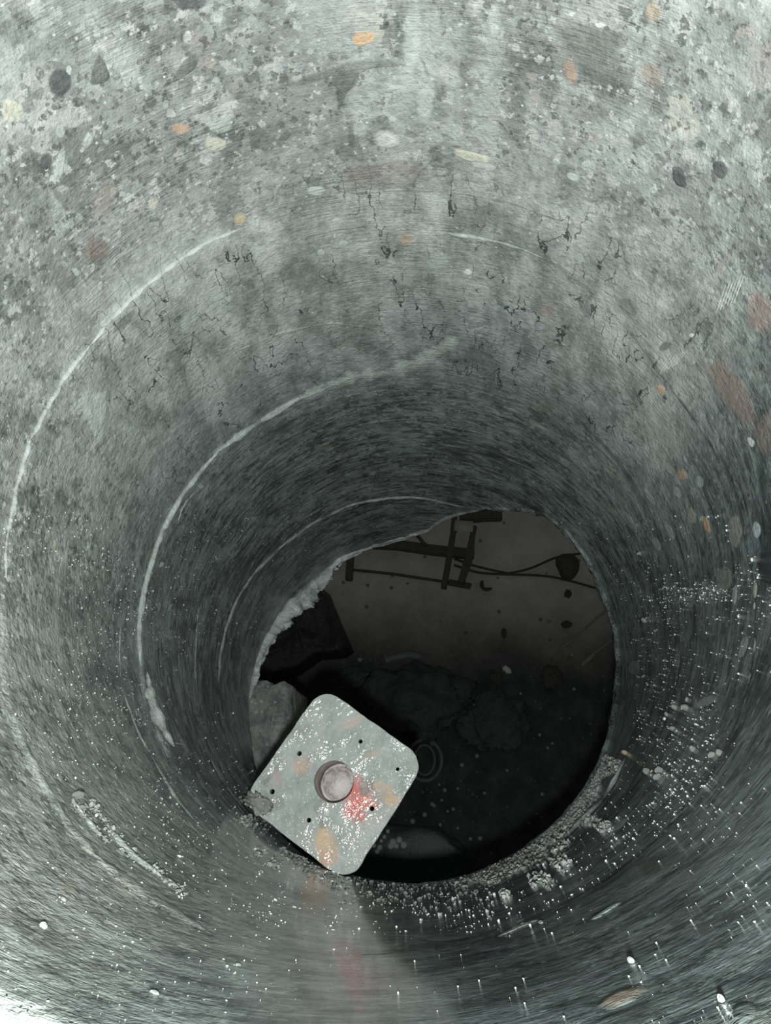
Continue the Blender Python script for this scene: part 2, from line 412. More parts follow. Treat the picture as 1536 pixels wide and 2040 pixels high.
    poly([(1400,722),(1440,712),(1478,752),(1502,800),(1518,850),(1490,862),(1468,832),(1432,790)], (.33,.26,.225), .75, .25, .25)
    poly([(1500,842),(1540,800),(1540,920),(1505,900)], (.33,.25,.22), .5, .4)
    poly([(1300,768),(1320,766),(1324,790),(1312,790)], (.72,.50,.34), .9); blob(1355,948,24,28,0,(.52,.36,.26),.85); blob(1403,1046,14,42,-18,(.62,.40,.26),.9); blob(1393,1034,10,14,0,CR)
    blob(1275,905,36,36,0,(.42,.47,.46),.6); blob(1496,880,15,26,-20,W,.8); blob(1508,1055,20,42,-5,(.62,.70,.69),.85); blob(1378,668,14,10,0,W,.7)
    poly([(1512,1100),(1545,1090),(1545,1175),(1518,1170),(1508,1130)], (.03,.038,.038), .95); blob(1504,1176,11,42,5,CR,.8); blob(1498,1205,9,26,15,W,.7)  # near-black patch paints the shade inside a hole
    poly([(1445,1030),(1465,1022),(1475,1060),(1460,1098),(1446,1080)], (.33,.32,.28), .8); blob(1438,1150,36,64,0,(.24,.27,.24),.7); blob(1458,1185,12,50,5,(.42,.46,.42),.8); blob(1375,1030,22,40,-10,(.38,.38,.33),.8)
    blob(1440,1120,40,50,0,(.10,.12,.115),.6); blob(1500,1285,14,44,6,(.5,.56,.53),.8); blob(1475,1285,18,50,20,(.42,.47,.44),.7); blob(1490,1350,14,40,10,(.45,.5,.47),.7)
    poly([(152,792),(178,768),(208,782),(212,828),(198,892),(178,862),(158,820)], (.56,.61,.585), .9, .18); blob(184,840,9,9,0,W); blob(375,640,44,62,15,L,.55,.4); blob(442,600,40,56,0,L,.5,.4)
    blob(265,860,40,24,30,(.45,.5,.475),.7); blob(1325,690,36,20,-30,D,.6); blob(1250,610,70,44,35,D,.55,.45); blob(240,640,80,26,-45,D,.55,.45)
    for u, v, w, h, a in ((1145,915,22,60,-38),(1180,925,18,50,-40),(1122,925,14,34,-40),(1330,1060,16,44,-22),(1300,1085,16,36,-22),(1290,990,14,46,-32),(1250,1040,12,50,-30),(1345,980,18,30,-20),(1390,960,20,32,-15)):
        blob(u, v, w, h, a, (.42,.47,.465), .7)
    blob(1242,1988,110,34,-22,(.36,.29,.23),.65,.4); blob(1480,2022,70,44,-25,D,.7,.4); blob(1258,1916,17,10,0,W,.95,.2,.3,.0005); blob(1438,1994,18,13,-10,W,.95,.2,.3,.0005); blob(85,1846,22,10,32,W,.95,.2,.3,.0005); blob(307,1978,22,7,18,W,.9); blob(126,1792,16,7,32,W,.8); blob(475,1923,14,6,8,W,.8)
    blob(1078,1838,14,9,0,W,.95); blob(1040,1840,10,8,0,W,.9); blob(1036,1830,22,5,-25,W,.8); blob(130,1770,60,44,30,(.45,.43,.34),.5,.45)
    blob(1255,1330,30,36,-10,(.26,.29,.28),.7); blob(1400,1395,60,20,-20,(.36,.41,.40),.7); blob(1350,1620,60,14,-35,(.42,.47,.46),.6); blob(1230,1640,50,14,-38,(.42,.47,.46),.6)
    blob(1300,1730,140,50,-28,(.09,.10,.09),.7,.4); blob(1180,1850,90,40,-15,(.10,.115,.11),.6,.4); blob(1000,1880,140,30,-6,(.09,.105,.105),.6,.4); blob(880,1860,120,24,0,(.10,.115,.115),.6,.4); blob(1420,1720,110,40,-35,(.13,.14,.135),.6,.4)
    # scrapes
    for k in range(6):
        u0 = 1424+k*7; poly([(u0,628-k*4),(u0+3,628-k*4),(u0+26,560-k*3),(u0+24,560-k*3)], W, .75, .3, .02, .00025)
    for k in range(5):
        u0 = 1308+k*8; poly([(u0,752-k*5),(u0+3,752-k*5),(u0+34,706-k*3),(u0+32,705-k*3)], W, .7, .3, .02, .00025)
    poly([(985,1868),(990,1870),(1080,1830),(1060,1832)], L, .7, .3, .05); poly([(1170,1836),(1176,1840),(1245,1796),(1232,1796)], L, .7, .3, .05)
    # slurry beads squeezed out along the drill stops, dark bands, painted light and shade
    def bead(px, w, colr=(.68, .72, .70), amt=.9, height=.0006, vary=.6):
        pts = []
        for k in range(len(px)-1):
            a, b = np.array(px[k], float), np.array(px[k+1], float); m = max(2, int(np.linalg.norm(b-a)/6))
            for s_ in range(m): pts.append(a+(b-a)*s_/m)
        pts.append(np.array(px[-1], float)); pts = np.array(pts)
        for _ in range(6): pts[1:-1] = (pts[:-2]+2*pts[1:-1]+pts[2:])/4
        base = nv+len(extraV); sd = random.random()*90; prof = [(-1, 0), (-.45, .8), (0, 1), (.5, .8), (1, 0)]
        for k, p in enumerate(pts):
            tg = pts[min(k+1, len(pts)-1)]-pts[max(k-1, 0)]; tg = tg/np.linalg.norm(tg); nrm = np.array([-tg[1], tg[0]])
            nz = mnoise.fractal(Vector((k*.16, sd, 0)), 1., 2., 5)
            ww = w*(1+vary*1.6*nz)*.5*min(1, k/8+.1, (len(pts)-1-k)/8+.1); ww = max(ww, .25)
            for o_, hh in prof:
                q = p + nrm*(o_*ww + 1.2*nz); t, z = wall_tz(*q); P0 = float(r_at(t, z)) - .0002 - hh*height*min(1.4, ww/(w*.5))
                extraV.append((P0*math.cos(t), P0*math.sin(t), z)); eC.append(colr); eA.append(max(0., amt*(hh if hh < .5 else 1)*(.72+1.1*nz)))
        for k in range(len(pts)-1):
            for q in range(4):
                a = base+k*5+q; extraF.append((a, a+1, a+6, a+5))
    bead([(8,1150),(10,1095),(20,1025),(33,960),(53,890),(83,825),(133,740),(178,685)], 4.5, amt=.6)
    bead([(178,685),(215,640),(270,582),(340,527),(400,487),(450,465),(500,448)], 5, amt=.75)
    bead([(275,1330),(271,1300),(269,1255),(276,1190),(291,1130),(309,1075),(329,1030),(359,980),(399,930),(430,895)], 5, amt=.8)
    bead([(430,895),(490,852),(550,815),(600,785)], 10, vary=.8); bead([(590,792),(640,775),(700,748),(770,742),(850,712)], 22, (.6,.66,.63), .7, .0008, .8); bead([(800,745),(850,712),(905,680),(965,650)], 26, (.62,.68,.65), .65, .0007, .8)
    bead([(345,1040),(352,1010),(372,985),(390,968)], 4, amt=.6)
    bead([(427,1360),(427,1345),(432,1295),(445,1240),(465,1190),(500,1137),(560,1080),(620,1037),(700,1000),(765,990),(798,987),(843,990),(883,1000),(923,1010),(955,1012)], 4)
    bead([(283,1340),(290,1390),(303,1430),(320,1465),(340,1492)], 15, (.86,.89,.87), 1., .0036, .6); bead([(312,1408),(328,1402)], 7, W, .9); bead([(330,1482),(366,1489)], 8, W, .9); bead([(300,1400),(318,1440),(325,1470)], 6, amt=.8)
    bead([(245,1390),(270,1460),(310,1530),(350,1595),(400,1655)], 5, amt=.6); bead([(415,1515),(435,1555),(465,1595),(500,1635)], 7, amt=.6); bead([(428,1510),(440,1540)], 18, (.6,.65,.62), .8); bead([(385,1540),(405,1580),(425,1610)], 26, (.5,.55,.52), .7, .0012, .9)
    bead([(145,1600),(175,1645),(215,1682)], 6, (.70,.75,.73), .9, .0007, .9); bead([(178,1600),(215,1655),(250,1695),(270,1715),(330,1755),(370,1780)], 6, (.64,.69,.67), .8, .0007, .9)
    bead([(0,1385),(12,1430),(30,1460),(75,1550),(130,1640),(200,1720),(300,1790),(425,1865)], 14, (.50,.545,.525), .4, .0003, .9)
    bead([(388,1200),(383,1260),(380,1330),(385,1390)], 3, amt=.4); bead([(236,1240),(232,1300),(236,1350)], 3, amt=.35)
    bead([(1238,1505),(1218,1552),(1190,1592),(1168,1615),(1128,1655),(1095,1682)], 5.5, W, 1., .0016, .3); bead([(1150,1660),(1168,1692)], 9, (.6,.65,.63), .8)  # white of the lip bead paints its wet highlight
    bead([(460,700),(560,660),(660,640),(760,655)], 5, (.5,.55,.52), .3, .0003); bead([(868,462),(938,470),(1008,485),(1088,515)], 6, (.6,.66,.63), .6, .0005)
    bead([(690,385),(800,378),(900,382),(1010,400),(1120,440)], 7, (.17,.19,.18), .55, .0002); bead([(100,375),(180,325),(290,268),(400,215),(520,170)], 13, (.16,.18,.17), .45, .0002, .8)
    bead([(1140,825),(1208,893),(1255,955),(1290,1015),(1322,1085),(1342,1150)], 10, (.10,.115,.115), .7, .0002, .4); bead([(1318,752),(1372,818),(1408,870),(1438,920),(1472,1005)], 10, (.11,.125,.125), .7, .0002, .4)  # dark strips: shade of the drill steps painted on the wall
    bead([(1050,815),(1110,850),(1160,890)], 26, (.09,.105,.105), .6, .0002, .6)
    Vall = np.concatenate([V, np.array(extraV)])
    me = bpy.data.meshes.new('wall_inner')
    nq = len(Fq); tot = [list(f) for f in extraF]
    loops = np.concatenate([Fq.ravel(), np.array([a for f in tot for a in f])]).astype(np.int32)
    sizes = np.concatenate([np.full(nq, 4), np.array([len(f) for f in tot])]).astype(np.int32)
    starts = np.concatenate([[0], np.cumsum(sizes)[:-1]]).astype(np.int32)
    me.vertices.add(len(Vall)); me.vertices.foreach_set('co', Vall.astype(np.float32).ravel())
    me.loops.add(len(loops)); me.loops.foreach_set('vertex_index', loops)
    me.polygons.add(len(sizes)); me.polygons.foreach_set('loop_start', starts); me.polygons.foreach_set('loop_total', sizes)
    me.update(calc_edges=True); me.validate()
    ca = np.zeros((len(Vall), 4), np.float32); ca[:, 3] = 1; ca[nv:, :3] = np.array(eC)
    aa = np.zeros(len(Vall), np.float32); aa[nv:] = np.clip(np.array(eA), 0, 1)
    # broken ledge, the light it faces painted into its pale colour
    a0 = (8 + NZ)*NT; ring_led = np.tile(np.clip(led/.006, 0, 1), 7)
    aa[a0+NT:a0+8*NT] = ring_led*.9; ca[a0:a0+9*NT, :3] = (.84, .88, .86)
    aa[0:6*NT] = .9; ca[0:6*NT, :3] = (.75, .78, .75)
    me.attributes.new('inlay', 'FLOAT_COLOR', 'POINT').data.foreach_set('color', ca.ravel())
    me.attributes.new('inlay_amount', 'FLOAT', 'POINT').data.foreach_set('value', aa)
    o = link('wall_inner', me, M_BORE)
    tag(o, 'round core-drilled hole through the grey concrete slab, wet towards its bottom', 'wall', kind='structure')
    return o
build_bore()

# ------------------------------------------------------------------ crumbs and grit sticking to the wall
def scatter(name, spots, mat, smooth=True):
    ico = bmesh.new(); bmesh.ops.create_icosphere(ico, subdivisions=1, radius=1)
    iv = np.array([v.co[:] for v in ico.verts]); jf = [[v.index for v in f.verts] for f in ico.faces]; ico.free()
    vs = []; fs = []
    for (P, s) in spots:
        b = len(vs); k = iv*(1+1.15*(rng.random((len(iv), 1))-.5))*s*(1+.8*(rng.random(3)-.5))
        vs.extend(k+np.array(P)); fs.extend([tuple(b+i for i in f) for f in jf])
    return link(name, mesh_from(name, vs, fs), mat, smooth=smooth)

def wall_point(u, v, inset=0.):
    t, z = wall_tz(u, v); z = max(z, float(np.interp(t, TH, LIPZ))-.002); r = float(r_at(t, z)) - inset
    return np.array([r*math.cos(t), r*math.sin(t), z])

def along(px, n, spread_in, spread_out, smin, smax, power=2.):
    px = np.array(px, float); L = np.concatenate([[0], np.cumsum(np.linalg.norm(np.diff(px, axis=0), axis=1))])
    out = []
    for _ in range(n):
        q = random.random()*L[-1]; u = np.interp(q, L, px[:, 0]); v = np.interp(q, L, px[:, 1])
        d = np.array([u-870, v-1390]); d /= np.linalg.norm(d); c = mnoise.noise(Vector((q*.03, 1.3, 0)))
        o = (random.random()**1.6)*(spread_out*(1+c)) - random.random()*spread_in
        s = smin+(smax-smin)*random.random()**power
        out.append((wall_point(u+d[0]*o, v+d[1]*o, s*.3), s))
    return out
LOW = [(1200,1500),(1188,1530),(1148,1592),(1088,1657),(1018,1705),(968,1732),(908,1752),(843,1762),(768,1760),(700,1748)]
sp = along(LOW[:7], 2600, 3, 24, .0003, .0016, 3) + along(LOW[2:6], 1300, 2, 42, .0003, .0019, 3) + along(LOW[5:], 420, 2, 60, .0003, .0011, 3)
sp += along([(175,1600),(215,1655),(250,1695),(270,1715),(330,1755),(370,1785)], 300, 10, 12, .0002, .0011, 3) + along([(145,1598),(175,1645),(215,1682)], 110, 8, 8, .0002, .0010, 3)
sp += along([(560,1690),(600,1712),(650,1738),(700,1752)], 320, 0, 26, .0003, .0013, 3) + along([(505,1560),(520,1610),(545,1650)], 140, 0, 30, .0003, .0011, 3)
for (cu, cv, w) in ((1072,1752,22),(1116,1716,20),(1200,1645,12),(1005,1780,7),(545,1725,14),(515,1700,12),(600,1720,12),(490,1640,16)):
    for _ in range(70): 
        s = .0003+.0012*random.random()**2
        sp.append((wall_point(cu+random.gauss(0, w*.55), cv+random.gauss(0, w*.32), s*.6), s))
tag(scatter('mortar_crumbs', [(p, q*.82) for p, q in sp], M_CRUMB, False), 'pale mortar crumbs clinging along the lower lip of the drilled hole', 'rubble', kind='stuff')

sp = []
def grit_at(u, v, big=1.):
    if ((u-865)/388)**2 + ((v-1385)/388)**2 < 1: return
    P = wall_point(u, v); d = np.linalg.norm(P-C)
    if P[2] > H-.26 and random.random() < .75: return
    if v > 1860 and 700 < u < 1250 and random.random() < .7: return
    s_ = big*min(d, .34)*random.choice((.6, .8, 1., 1.5, 1.9))/F
    sp.append((P, s_))
while len(sp) < 2600:
    u = random.uniform(0, 1536); v = random.uniform(1020, 2040)
    if mnoise.noise(Vector((u*.007, v*.007, 2))) < random.uniform(-.3, .5): continue
    grit_at(u, v, 1 if random.random() < .95 else 1.7)
for (cu, cv, su, sv, m) in ((1330,1190,26,34,160),(1390,1180,34,12,130),(1350,1520,60,50,120),(1400,1600,60,60,150),(1290,1330,50,60,150),(620,1850,40,60,30),(250,1500,70,110,170),(190,1350,50,50,90),(960,1850,120,30,60),(1280,1420,20,90,60)):
    for _ in range(m): grit_at(cu+random.gauss(0, su), cv+random.gauss(0, sv))
M_GRIT = plain('wet_grit', (.70, .75, .73), .25, .6, 0)
tag(scatter('grit', sp, M_GRIT), 'fine wet grit and droplets sprinkled over the bore wall', 'grit', kind='stuff')

# larger pebbles caught on the wall, one object each
M_PEB = broken_material('pale_pebble', (.50, .54, .52), (.74, .78, .75), .45, .0006)
M_TAN = plain('tan_pebble', (.62, .52, .38), .5, .4, .0004, 500)
peb0 = lump_mesh('pebble', 1, 1, .8, .25, 1.6, 3, 5, False)
SHARED = 'small pale pebble stuck to the wet wall right of the opening'
for i, (u, v, s, ms, lab) in enumerate((
    (1364,1409,7,0,None),(1342,1408,6,0,None),(1338,1400,4,0,None),(1376,1490,5,0,None),(1414,1502,6.5,0,None),(1431,1498,6.5,0,None),(1312,1535,7,0,None),(1308,1546,7,0,None),(1286,1535,6,0,None),(1337,1450,5,0,None),(1277,1236,5,0,None),(1268,1104,4,0,None),(1365,1392,4,0,None),(1325,1422,4,0,None),
    (1239,1496,5.5,1,'single tan pebble on the wall just above the crumbly lower right lip'),
    (391,963,6,0,'white pebble lodged under the pale slurry line on the left wall'),
    (311,1123,5,0,'pale pebble beside the long slurry line left of the opening'),
    (148,1591,9,0,'largest pale pebble on the lower left wall above a white streak'))):
    me = peb0 if not ms else peb0.copy()
    P = wall_point(u, v); d = np.linalg.norm(P-C); r = s*d/F
    o = bpy.data.objects.new('pebble', me); COL.objects.link(o)
    if not me.materials: me.materials.append(M_PEB)
    if ms: me.materials[0] = M_TAN
    P = wall_point(u, v, r*.5); o.location = P; o.scale = (r, r*1.15, r*.9); o.rotation_euler = (random.random()*6, random.random()*6, random.random()*6)
    for p in me.polygons: p.use_smooth = True
    tag(o, lab or SHARED, 'pebble', 'pebbles stuck to the bore wall')

# ------------------------------------------------------------------ steel prop with its head plate
ZP = H - .483
cor = [on_level(u, v, ZP)[:2] for u, v in ((640,1365),(850,1520),(690,1755),(485,1600))]
pc = np.mean(cor, 0); ax = (cor[1]-cor[0]) + (cor[2]-cor[3]); ang = math.atan2(ax[1], ax[0])
ux = np.array([math.cos(ang), math.sin(ang)]); uy = np.array([-ux[1], ux[0]])
wx = .25*(np.linalg.norm(cor[1]-cor[0]) + np.linalg.norm(cor[2]-cor[3])); wy = .25*(np.linalg.norm(cor[2]-cor[1]) + np.linalg.norm(cor[3]-cor[0]))
def plate_xy(u, v):
    p = on_level(u, v, ZP)[:2]-pc; return float(p@ux), float(p@uy)
prop = empty('steel_prop', (pc[0], pc[1], 0), ang)
tag(prop, 'steel prop with a square mortar-splashed head plate standing up into the hole', 'prop')

def plate_curve():
    cu = bpy.data.curves.new('outline', 'CURVE'); cu.dimensions = '2D'; cu.fill_mode = 'BOTH'
    def spl(pts):
        s = cu.splines.new('POLY'); s.points.add(len(pts)-1); s.use_cyclic_u = True
        for p, q in zip(s.points, pts): p.co = (q[0], q[1], 0, 1)
    rc = .0125; pts = []
    for sx, sy, a0 in ((1, 1, 0), (-1, 1, 90), (-1, -1, 180), (1, -1, 270)):
        for k in range(11):
            a = math.radians(a0+9*k)
            x, y = sx*(wx-rc)+rc*math.cos(a), sy*(wy-rc)+rc*math.sin(a)
            pts.append((x, y))
    # a hammered, slightly uneven edge
    fine = []
    for k in range(len(pts)):
        a, b = np.array(pts[k]), np.array(pts[(k+1) % len(pts)]); m = max(1, int(np.linalg.norm(b-a)/.002))
        for q in range(m): fine.append(a+(b-a)*q/m)
    fine = [p*(1+.012*mnoise.fractal(Vector((p[0]*110, p[1]*110, 4)), 1., 2., 4)) for p in fine]
    spl(fine)
    def circ(c, r, m=24): spl([(c[0]+r*math.cos(2*math.pi*k/m), c[1]-r*math.sin(2*math.pi*k/m)) for k in range(m)])
    circ(plate_xy(665, 1557), .0128, 40)
    for u, v, r in ((718,1477,.0018),(596,1501,.0020),(792,1532,.0016),(542,1577,.0021),(741,1611,.0019),(615,1634,.0019)): circ(plate_xy(u, v), r)
    cu.extrude = .0024; cu.bevel_depth = .0006; cu.bevel_resolution = 2
    o = bpy.data.objects.new('outline', cu); COL.objects.link(o)
    bpy.context.view_layer.update()
    me = bpy.data.meshes.new_from_object(o.evaluated_get(bpy.context.evaluated_depsgraph_get()))
    bpy.data.objects.remove(o); bpy.data.curves.remove(cu)
    return me

def plate_material():
    n = N('mortar_splashed_steel'); P = n.obj()
    px, py, pz = n.xyz(P)[0:3]
    c = n.ramp(n.noise(P, 75, 7, .65), [(.3, (.36, .40, .385)), (.5, (.47, .515, .50)), (.7, (.60, .64, .625))])
    c = n.mix(n.sstep(n.noise(P, 45, 5), .56, .7, 0, .6), c, (.62, .585, .54))
    wob = n.vscale(n.vadd(n.noise(P, 130, 5, .65, col=True), (-.5, -.5, -.5)), .014)
    Q = n.vadd(P, wob); qx, qy, _ = n.xyz(Q)[0:3]
    def mask(u, v, ru, rv, a=0., edge=.35):
        x0, y0 = plate_xy(u, v); 
        dx = n.math('SUBTRACT', qx, x0); dy = n.math('SUBTRACT', qy, y0); ca, sa = math.cos(a), math.sin(a)
        ex = n.math('DIVIDE', n.add(n.mul(dx, ca), n.mul(dy, sa)), ru); ey = n.math('DIVIDE', n.add(n.mul(dx, -sa), n.mul(dy, ca)), rv)
        return n.sstep(n.math('SQRT', n.add(n.mul(ex, ex), n.mul(ey, ey))), 1+edge, 1-edge)
    k = .483/F
    def put(c, u, v, ru, rv, a, colr, amt): return n.mix(n.mul(n.mul(mask(u, v, ru*k, rv*k, math.radians(a)-ang), amt), blend), c, colr)
    blend = n.sstep(n.noise(P, 170, 5, .65), .34, .56, .25, 1.)
    RED = (.86, .20, .17); ORG = (.80, .53, .34)
    c = put(c, 768, 1580, 30, 15, -40, ORG, .7); c = put(c, 650, 1690, 20, 34, 10, ORG, .8); c = put(c, 645, 1665, 14, 16, 0, (.80, .60, .38), .7)
    c = put(c, 602, 1530, 16, 22, 0, (.78, .50, .36), .6); c = put(c, 700, 1440, 30, 7, 38, (.72, .52, .38), .5); c = put(c, 650, 1715, 22, 9, 35, (.70, .46, .38), .6)
    c = put(c, 720, 1590, 24, 28, 0, RED, .85); c = put(c, 706, 1618, 20, 16, -30, RED, .7); c = put(c, 712, 1560, 9, 14, 0, RED, .6); c = put(c, 738, 1600, 16, 14, 0, (.84, .30, .2), .7)
    c = put(c, 553, 1550, 10, 16, 20, (.72, .42, .38), .5); c = put(c, 745, 1505, 16, 8, 30, (.66, .52, .40), .5); c = put(c, 800, 1600, 5, 16, -30, (.74, .45, .38), .6)
    c = put(c, 728, 1568, 11, 16, 0, (.30, .33, .32), .9); c = put(c, 535, 1590, 28, 15, -20, (.26, .275, .25), .6); c = put(c, 530, 1552, 8, 10, 0, (.2, .21, .2), .6); c = put(c, 640, 1645, 6, 7, 0, (.2, .2, .19), .6)
    c = put(c, 640, 1610, 14, 20, 0, (.30, .31, .29), .5)
    h = n.add(n.mul(n.noise(P, 150, 4, .55), 1.2), n.mul(n.noise(P, 420, 3, .5), .45))
    v = n.voro(n.vadd(P, n.vscale(wob, .4)), 260); h = n.add(h, n.mul(n.sstep(v['Distance'], .6, .0), .35))
    h = n.add(h, n.mul(mask(672, 1460, 30*k, 26*k), .5)); 
    h = n.add(h, n.mul(n.noise(P, 70, 2), 1.6))
    nb = n.bump(h, .0013, .6)
    nc = n.bump(n.add(n.mul(n.noise(P, 95, 3, .55), 1.0), n.mul(n.noise(P, 330, 2, .5), .22)), .0034, 1.)
    wetm = n.sstep(n.noise(P, 58, 4, .6), .50, .60)
    return n.finish(c, .62, nb, spec=.3, coat=n.add(n.mul(wetm, .9), .08), coat_rough=.19, coat_normal=nc, **{'Coat IOR': 1.9})

pm = plate_curve()
plate = link('head_plate', pm, plate_material(), prop, smooth=False); plate.location = (0, 0, ZP-.003)
hx, hy = plate_xy(665, 1557)
bm = bmesh.new()
# hollow inner tube with wall, from base to under the plate
seg = 48; ro, ri = .0158, .0129; zb, ztop = ZP-.046, ZP-.006
def ringv(r, z): return [bm.verts.new((hx+r*math.cos(2*math.pi*k/seg), hy+r*math.sin(2*math.pi*k/seg), z)) for k in range(seg)]
A, B, Cc, Dd = ringv(ro, zb), ringv(ro, ztop), ringv(ri, ztop), ringv(ri, zb)
for a, b in ((A, B), (B, Cc), (Cc, Dd), (Dd, A)):
    for k in range(seg): bm.faces.new((a[k], a[(k+1) % seg], b[(k+1) % seg], b[k]))
M_TUBE = plain('rusty_tube', (.36, .31, .29), .7, .3, .0008, 160, .3)
link('tube', bm_mesh('tube', bm), M_TUBE, prop)['label'] = 'dusty rust-brown socket tube'
ft = on_level(712, 1568, .006); fl = np.array([*(np.array([ft[0], ft[1]])-pc)]); fx, fy = float(fl@ux), float(fl@uy)
link('leg', tube_mesh('leg', [(hx, hy, ZP-.046), (hx*.5+fx*.5, hy*.5+fy*.5, ZP*.5), (fx, fy, .006)], .013, 24, 4), M_TUBE, prop)
bm = bmesh.new(); r_ = bmesh.ops.create_cone(bm, cap_ends=True, segments=48, radius1=.0128, radius2=.0126, depth=.02)
bmesh.ops.bevel(bm, geom=[e for e in bm.edges if all(v.co.z > 0 for v in e.verts)], offset=.002, segments=3, affect='EDGES')
for v in bm.verts: v.co += Vector((hx, hy, ZP-.027-.01+.0012*mnoise.noise(Vector((v.co.x*160, v.co.y*160, 1)))))
nm = N('packed_dust'); Pq = nm.obj()
cq = nm.ramp(nm.noise(Pq, 130, 6, .6, 1.2), [(.36, (.50, .45, .44)), (.5, (.80, .75, .73)), (.7, (.90, .87, .85))])
M_PLUG = nm.finish(cq, .7, nm.bump(nm.noise(Pq, 240, 5), .0015, .7))
link('tube_plug', bm_mesh('tube_plug', bm), M_PLUG, prop)['label'] = 'pinkish grey dust-covered plug inside the tube'
bm = bmesh.new(); box_bm(bm, (fx, fy, .003), (.07, .07, .006), 0, .001)
link('base_plate', bm_mesh('base_plate', bm), M_TUBE, prop)
# lump of mortar caught on the corner that touches the wall
x0, y0 = plate_xy(512, 1598)
ml = lump_mesh('mortar_lump', .0085, .005, .003, .55, 2.6, 4, 3, True, .12)
lo = link('mortar_lump', ml, broken_material('grey_mortar', (.20, .215, .20), (.44, .45, .42), .5, .0015, 2.), prop)
lo.location = (x0+.001, y0, ZP+.0001); lo.rotation_euler = (0, 0, math.radians(-28)-ang); lo['label'] = 'dark crumbly lump of mortar on the plate corner'

# ------------------------------------------------------------------ chunk of broken concrete beside the plate
def chunk():
    ztop = H-.70
    c = on_level(510, 1440, ztop); bm = bmesh.new()
    out = [(497,1352),(520,1349),(545,1358),(562,1352),(578,1362),(577,1400),(579,1432),(572,1466),(555,1495),(530,1520),(500,1560),(450,1560),(415,1480),(430,1390)]
    prof = [on_level(u, v, ztop)-c for u, v in out]
    rings = []
    m = 64
    P2 = []
    for k in range(m):
        q = k/m*len(prof); i = int(q); f_ = q-i; P2.append(prof[i]*(1-f_)+prof[(i+1) % len(prof)]*f_)
    levels = [(-ztop, 1.15), (-.6, 1.1), (-.35, 1.05), (-.18, 1.03), (-.09, 1.02), (-.05, 1.01), (-.028, 1.0), (-.014, .99), (-.006, .96), (.0, .90), (.002, .72), (.003, .48), (.003, .24)]
    for dz, k in levels:
        row = []
        for p in P2:
            q = Vector((p[0]*k + .12*dz/ztop*(dz < -.1), p[1]*k - .05*dz/ztop*(dz < -.1), dz))
            nz = mnoise.fractal(q*55, 1., 2., 5); s = 1+.07*nz
            zz = dz + (.006*mnoise.fractal(Vector((q.x*70, q.y*70, 9)), 1., 2., 5) if dz > -.02 else 0)
            row.append(bm.verts.new((q.x*s, q.y*s, zz)))
        rings.append(row)
    for a, b in zip(rings[:-1], rings[1:]):
        for k in range(m): bm.faces.new((a[k], a[(k+1) % m], b[(k+1) % m], b[k]))
    bm.faces.new(rings[-1]); bm.faces.new(rings[0][::-1])
    bmesh.ops.subdivide_edges(bm, edges=[e for e in bm.edges if all(v.co.z > -.06 for v in e.verts)], cuts=1, use_grid_fill=True)
    for v in bm.verts:
        if v.co.z > -.06: v.co += Vector((.0, 0, .0022*mnoise.fractal(v.co*190, 1., 2., 3)))
    o = link('concrete_chunk', bm_mesh('concrete_chunk', bm), M_CHUNK); o.location = (c[0], c[1], ztop)
    tag(o, 'rough broken grey concrete chunk between the left bore wall and the steel plate', 'rubble')
chunk()

# ------------------------------------------------------------------ floor below: paler concrete on the far side, dark wet mud towards the prop
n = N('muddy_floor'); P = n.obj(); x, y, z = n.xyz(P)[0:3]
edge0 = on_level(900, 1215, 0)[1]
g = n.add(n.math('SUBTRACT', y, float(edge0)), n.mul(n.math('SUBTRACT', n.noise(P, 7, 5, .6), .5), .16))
far_mix = n.sstep(g, -.17, .11)
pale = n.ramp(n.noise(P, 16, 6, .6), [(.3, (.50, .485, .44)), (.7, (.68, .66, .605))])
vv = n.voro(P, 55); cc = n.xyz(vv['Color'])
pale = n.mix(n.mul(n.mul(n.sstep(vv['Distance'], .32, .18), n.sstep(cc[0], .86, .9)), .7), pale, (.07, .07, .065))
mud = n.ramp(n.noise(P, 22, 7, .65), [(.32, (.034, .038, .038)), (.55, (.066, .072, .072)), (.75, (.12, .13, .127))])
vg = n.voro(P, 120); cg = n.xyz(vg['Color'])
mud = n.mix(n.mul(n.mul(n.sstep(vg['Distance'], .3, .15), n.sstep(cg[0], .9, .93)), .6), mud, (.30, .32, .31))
cfl = n.mix(far_mix, mud, pale)
M_FLOOR = n.finish(cfl, n.fmix(far_mix, .6, .8), n.bump(n.add(n.noise(P, 30, 6), n.mul(n.noise(P, 160, 4), .3)), .01, .6), spec=n.fmix(far_mix, .18, .2))
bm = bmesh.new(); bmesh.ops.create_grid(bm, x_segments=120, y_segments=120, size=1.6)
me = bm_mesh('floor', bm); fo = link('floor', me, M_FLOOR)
tag(fo, 'dark muddy floor below the hole, paler on its far side', 'floor', kind='structure')

M_DARK = plain('dark_steel', (.10, .10, .09), .6, .25, .0006, 120)
M_DARK2 = plain('dark_rubber', (.075, .076, .072), .6, .25, 0, 120)
M_BLACK = plain('wet_black_film', (.016, .018, .019), .30, .8, .006, 75)
M_MUD = plain('wet_mud', (.07, .076, .076), .45, .3, .006, 40)
M_PALE = plain('grimy_plastic', (.17, .18, .18), .5, .4, .001, 90)
M_ROD = plain('pale_wire', (.24, .26, .255), .5, .4, 0, 90)
M_CARD = plain('grey_card', (.50, .515, .49), .8, .2, 0, 60, .1)

